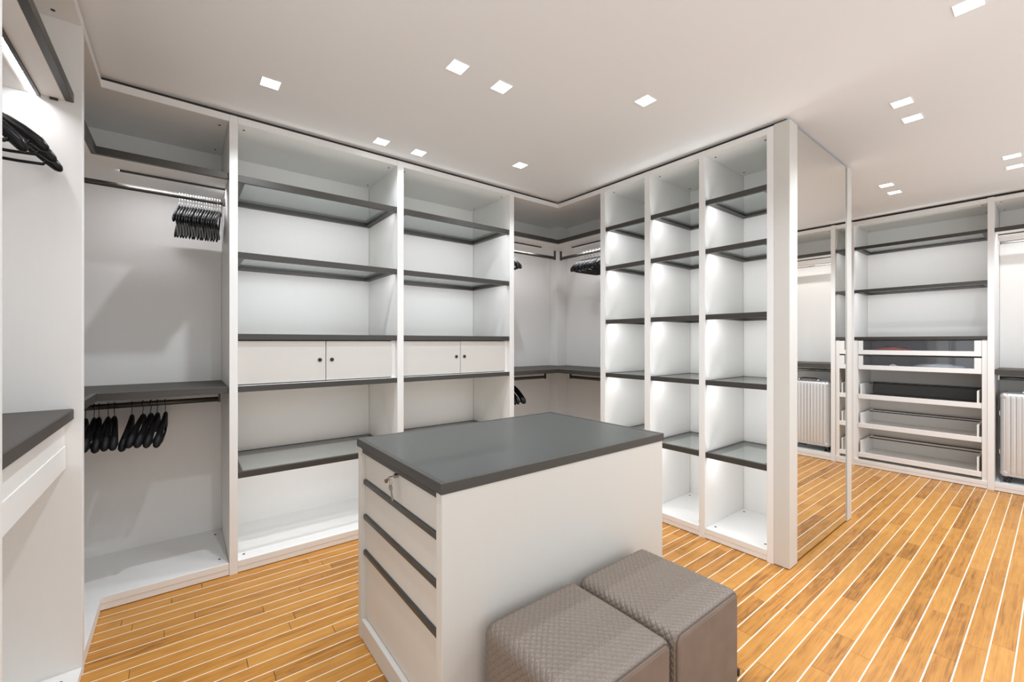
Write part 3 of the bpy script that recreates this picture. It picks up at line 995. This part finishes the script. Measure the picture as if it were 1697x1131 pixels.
# ------------------------------------------------------------------ suitcase
def suitcase(xc, yc, z0_):
    W, D, Hh = .46, .25, .73                 # width (y), depth (x), shell height
    t = thing('suitcase', (xc, yc, z0_), 'upright silver ribbed aluminium suitcase standing in the far wardrobe', 'suitcase')
    zb = z0_ + .055
    rc = .035
    per = []
    for (sx, sy, a0) in ((1, 1, 0), (-1, 1, 90), (-1, -1, 180), (1, -1, 270)):
        for q in range(7):
            an = math.radians(a0 + 15 * q)
            per.append((sx * (D / 2 - rc) + rc * math.cos(an), sy * (W / 2 - rc) + rc * math.sin(an), math.cos(an), math.sin(an)))
    pts = []
    for i in range(len(per)):
        p, q = per[i], per[(i + 1) % len(per)]
        L = math.hypot(p[0] - q[0], p[1] - q[1])
        m = max(1, int(L / .0035))
        for j in range(m):
            f = j / m
            nx, ny = p[2] * (1 - f) + q[2] * f, p[3] * (1 - f) + q[3] * f
            pts.append((p[0] * (1 - f) + q[0] * f, p[1] * (1 - f) + q[1] * f, nx, ny))
    s = 0
    rib = []
    for i, p in enumerate(pts):
        c = p[1] if abs(p[2]) > abs(p[3]) else p[0]
        fr_ = (c / .031) % 1
        rib.append(-.0045 * max(0, 1 - abs(fr_ - .5) / .17) if (abs(p[2]) > .98 or abs(p[3]) > .98) else 0)
    rows = [(0, .028, 0), (.008, .012, 0), (.022, .003, .3), (.045, 0, 1), (Hh - .045, 0, 1), (Hh - .022, .003, .3), (Hh - .008, .012, 0), (Hh, .028, 0)]
    V, F = [], []
    n = len(pts)
    for (dz, ins, k) in rows:
        for p, r in zip(pts, rib):
            o = r * k - ins
            V.append((p[0] + p[2] * o, p[1] + p[3] * o, dz))
    for r in range(len(rows) - 1):
        for i in range(n):
            j = (i + 1) % n
            F.append((r * n + i, r * n + j, (r + 1) * n + j, (r + 1) * n + i))
    F.append(tuple(reversed(range(n))))
    F.append(tuple(range((len(rows) - 1) * n, len(rows) * n)))
    link('shell', mesh_from(V, F, 'shell', 'aluminium'), (xc, yc, zb), t)
    # frame seam round the middle
    fx_ = .010
    multibox('frame_band', [(xc - fx_, xc + fx_, yc - W / 2 - .004, yc - W / 2 + .01, zb + .04, zb + Hh - .04), (xc - fx_, xc + fx_, yc + W / 2 - .01, yc + W / 2 + .004, zb + .04, zb + Hh - .04),
                            (xc - fx_, xc + fx_, yc - W / 2 + .04, yc + W / 2 - .04, zb + Hh - .01, zb + Hh + .004)], 'aluminium', t)
    for zz in (.18, .52):
        for sy in (-1, 1):
            box('latch', xc - .05, xc - .01, yc + sy * (W / 2 + .003) - .005, yc + sy * (W / 2 + .003) + .005, zb + zz, zb + zz + .045, 'chrome', t)
    for sx in (-1, 1):
        for sy in (-1, 1):
            for zz in (0, 1):
                bm = bmesh.new()
                bmesh.ops.create_uvsphere(bm, u_segments=14, v_segments=10, radius=.036)
                me = bm_done(bm, 'corner_guard', 'aluminium', True)
                link('corner_guard', me, (xc + sx * (D / 2 - .033), yc + sy * (W / 2 - .033), zb + (.033 if zz == 0 else Hh - .033)), t)
            wx, wy = xc + sx * (D / 2 - .045), yc + sy * (W / 2 - .040)
            f = box('wheel_fork', wx - .020, wx + .020, wy - .022, wy + .022, z0_ + .030, z0_ + .062, 'black_rubber', t, bev=.005)
            cyl('wheel', (wx, wy - .014, z0_ + .0245), .0240, .016, 'y', 'black_rubber', f, 20)
            cyl('wheel', (wx, wy + .014, z0_ + .0245), .0240, .016, 'y', 'black_rubber', f, 20)
    box('foot_pad', xc - D / 2 + .03, xc - D / 2 + .05, yc - .08, yc + .0, z0_ + .040, z0_ + .056, 'black_rubber', t, bev=.003)
    # top handle with a dark red leather grip
    hz = zb + Hh
    hv, hf = sweep([(0, -.095, .004), (0, -.09, .018), (0, -.06, .026), (0, .06, .026), (0, .09, .018), (0, .095, .004)],
                   [(.011, .005)] * 2 + [(.014, .007)] * 2 + [(.011, .005)] * 2, 10)
    h = link('handle', mesh_from(hv, hf, 'handle', 'burgundy', True), (xc - .02, yc, hz), t)
    for sy in (-1, 1):
        box('handle_mount', xc - .035, xc - .005, yc + sy * .095 - .012, yc + sy * .095 + .012, hz - .001, hz + .016, 'chrome', h, bev=.003)
    return t


suitcase(XF + .185, .105, .070)


# ------------------------------------------------------------------ small things in the glass drawers
def soft_pack(name, c, sx, sy, sz, mat, label, cat, seed):
    r = random.Random(seed)
    bm = bmesh.new()
    bmesh.ops.create_icosphere(bm, subdivisions=4, radius=1)
    ph = [r.uniform(0, 6.28) for _ in range(6)]
    for v in bm.verts:
        x, y, z = v.co
        k = 1 + .16 * math.sin(5 * x + ph[0]) * math.sin(6 * y + ph[1]) + .10 * math.sin(13 * y + ph[2]) + .08 * math.sin(17 * x + 5 * y + ph[3])
        zz = max(z * k, -.55)
        v.co = (x * sx * (1 + .08 * math.sin(7 * y + ph[4])), y * sy * (1 + .05 * math.sin(9 * x + ph[5])), (zz + .55) * sz)
    tag(link(name, bm_done(bm, name, mat, True), c), label, cat)


soft_pack('folded_scarf', (XF + .10, 1.06, 1.2005), .06, .145, .034, 'red_cloth', 'red folded cloth lying in the upper glass-front drawer', 'scarf', 1)
soft_pack('plastic_pack', (XF + .10, .72, 1.0445), .06, .175, .032, 'plastic_film', 'crumpled clear plastic packet in the lower glass-front drawer', 'packet', 2)
soft_pack('paper_tag', (XF + .06, 1.045, 1.0445), .02, .032, .020, 'plastic_film', 'small white slip at the left of the lower glass-front drawer', 'tag', 5)

# ------------------------------------------------------------------ ceiling downlights
LAMPS = [
    (0.352, 2.418, 'square downlight nearest the left corner wardrobe, alone at upper left'),
    (1.024, 1.737, 'left square downlight of the pair right above the island'),
    (1.280, 1.737, 'right square downlight of the pair right above the island'),
    (1.960, 1.364, 'single square downlight in front of the middle cubbies'),
    (1.019, 2.685, 'left square downlight of the pair close to the long shelf wall'),
    (1.279, 2.685, 'right square downlight of the pair close to the long shelf wall'),
    (1.955, 2.423, 'single square downlight nearest the right corner wardrobe'),
    (2.380, 0.219, 'large square downlight cut by the top right edge of the picture'),
    (3.068, 0.528, 'nearer square downlight of the pair right of the mirror top'),
    (3.330, 0.528, 'farther square downlight of the pair right of the mirror top'),
    (4.557, 0.213, 'nearer square downlight of the pair at the right picture edge, before the far wardrobe'),
    (4.841, 0.213, 'farther square downlight of the pair at the right picture edge, before the far wardrobe'),
    (4.583, 0.885, 'nearer square downlight of the pair in front of the far drawer bay'),
    (4.858, 0.885, 'farther square downlight of the pair in front of the far drawer bay'),
    (2.110, 0.219, 'added square fill downlight just outside the top right of the picture'),  # added lamp, out of view, to lift the dark ceiling
    (0.352, 1.364, 'added square fill downlight above the dark counter, out of the picture'),  # unseen extra lamp, brightens the room near the left run
    (4.700, 2.000, 'added square fill downlight in the passage behind the cubbies, out of the picture'),  # extra lamp put in behind the cubbies for more light
]
LS = .040
POWER = {(3.068, 0.528): 1.5, (3.330, 0.528): 1.5, (4.557, 0.213): 1.5, (4.841, 0.213): 1.5, (4.583, 0.885): 1.4, (4.858, 0.885): 1.4,
         (2.380, 0.219): 1.4, (0.352, 1.364): 1.8, (0.352, 2.418): 1.7, (1.955, 2.423): 1.6, (1.960, 1.364): 0.8, (1.019, 2.685): 0.4, (1.279, 2.685): 0.4, (1.024, 1.737): 0.8, (1.280, 1.737): 0.8}   # beams tuned lamp by lamp to balance the brightness of each area
for (x, y, lab) in LAMPS:
    t = thing('downlight', (x, y, ZC), lab, 'downlight', 'square ceiling downlights')
    key = 'downlight_parts'
    if key not in CACHE:
        bm = bmesh.new()
        w = .003
        for b in ((-LS - w, LS + w, -LS - w, -LS), (-LS - w, LS + w, LS, LS + w), (-LS - w, -LS, -LS, LS), (LS, LS + w, -LS, LS)):
            bm_box(bm, *b, -.0025, 0)
        CACHE[key] = (bm_done(bm, 'trim_ring', 'white'),
                      mesh_from([(-LS, -LS, -.001), (LS, -LS, -.001), (LS, LS, -.001), (-LS, LS, -.001)], [(3, 2, 1, 0)], 'lens', 'downlight_glow'))
    link('trim_ring', CACHE[key][0], (x, y, ZC), t)
    link('lens', CACHE[key][1], (x, y, ZC), t)
    sp = bpy.data.lights.new('beam', 'SPOT')
    sp.energy = DOWN_W * POWER.get((x, y), 1.0)
    sp.color = DOWN_C
    sp.spot_size = math.radians(135)
    sp.spot_blend = 0.75
    sp.shadow_soft_size = .022
    link('beam', sp, (x, y, ZC - .006), t)
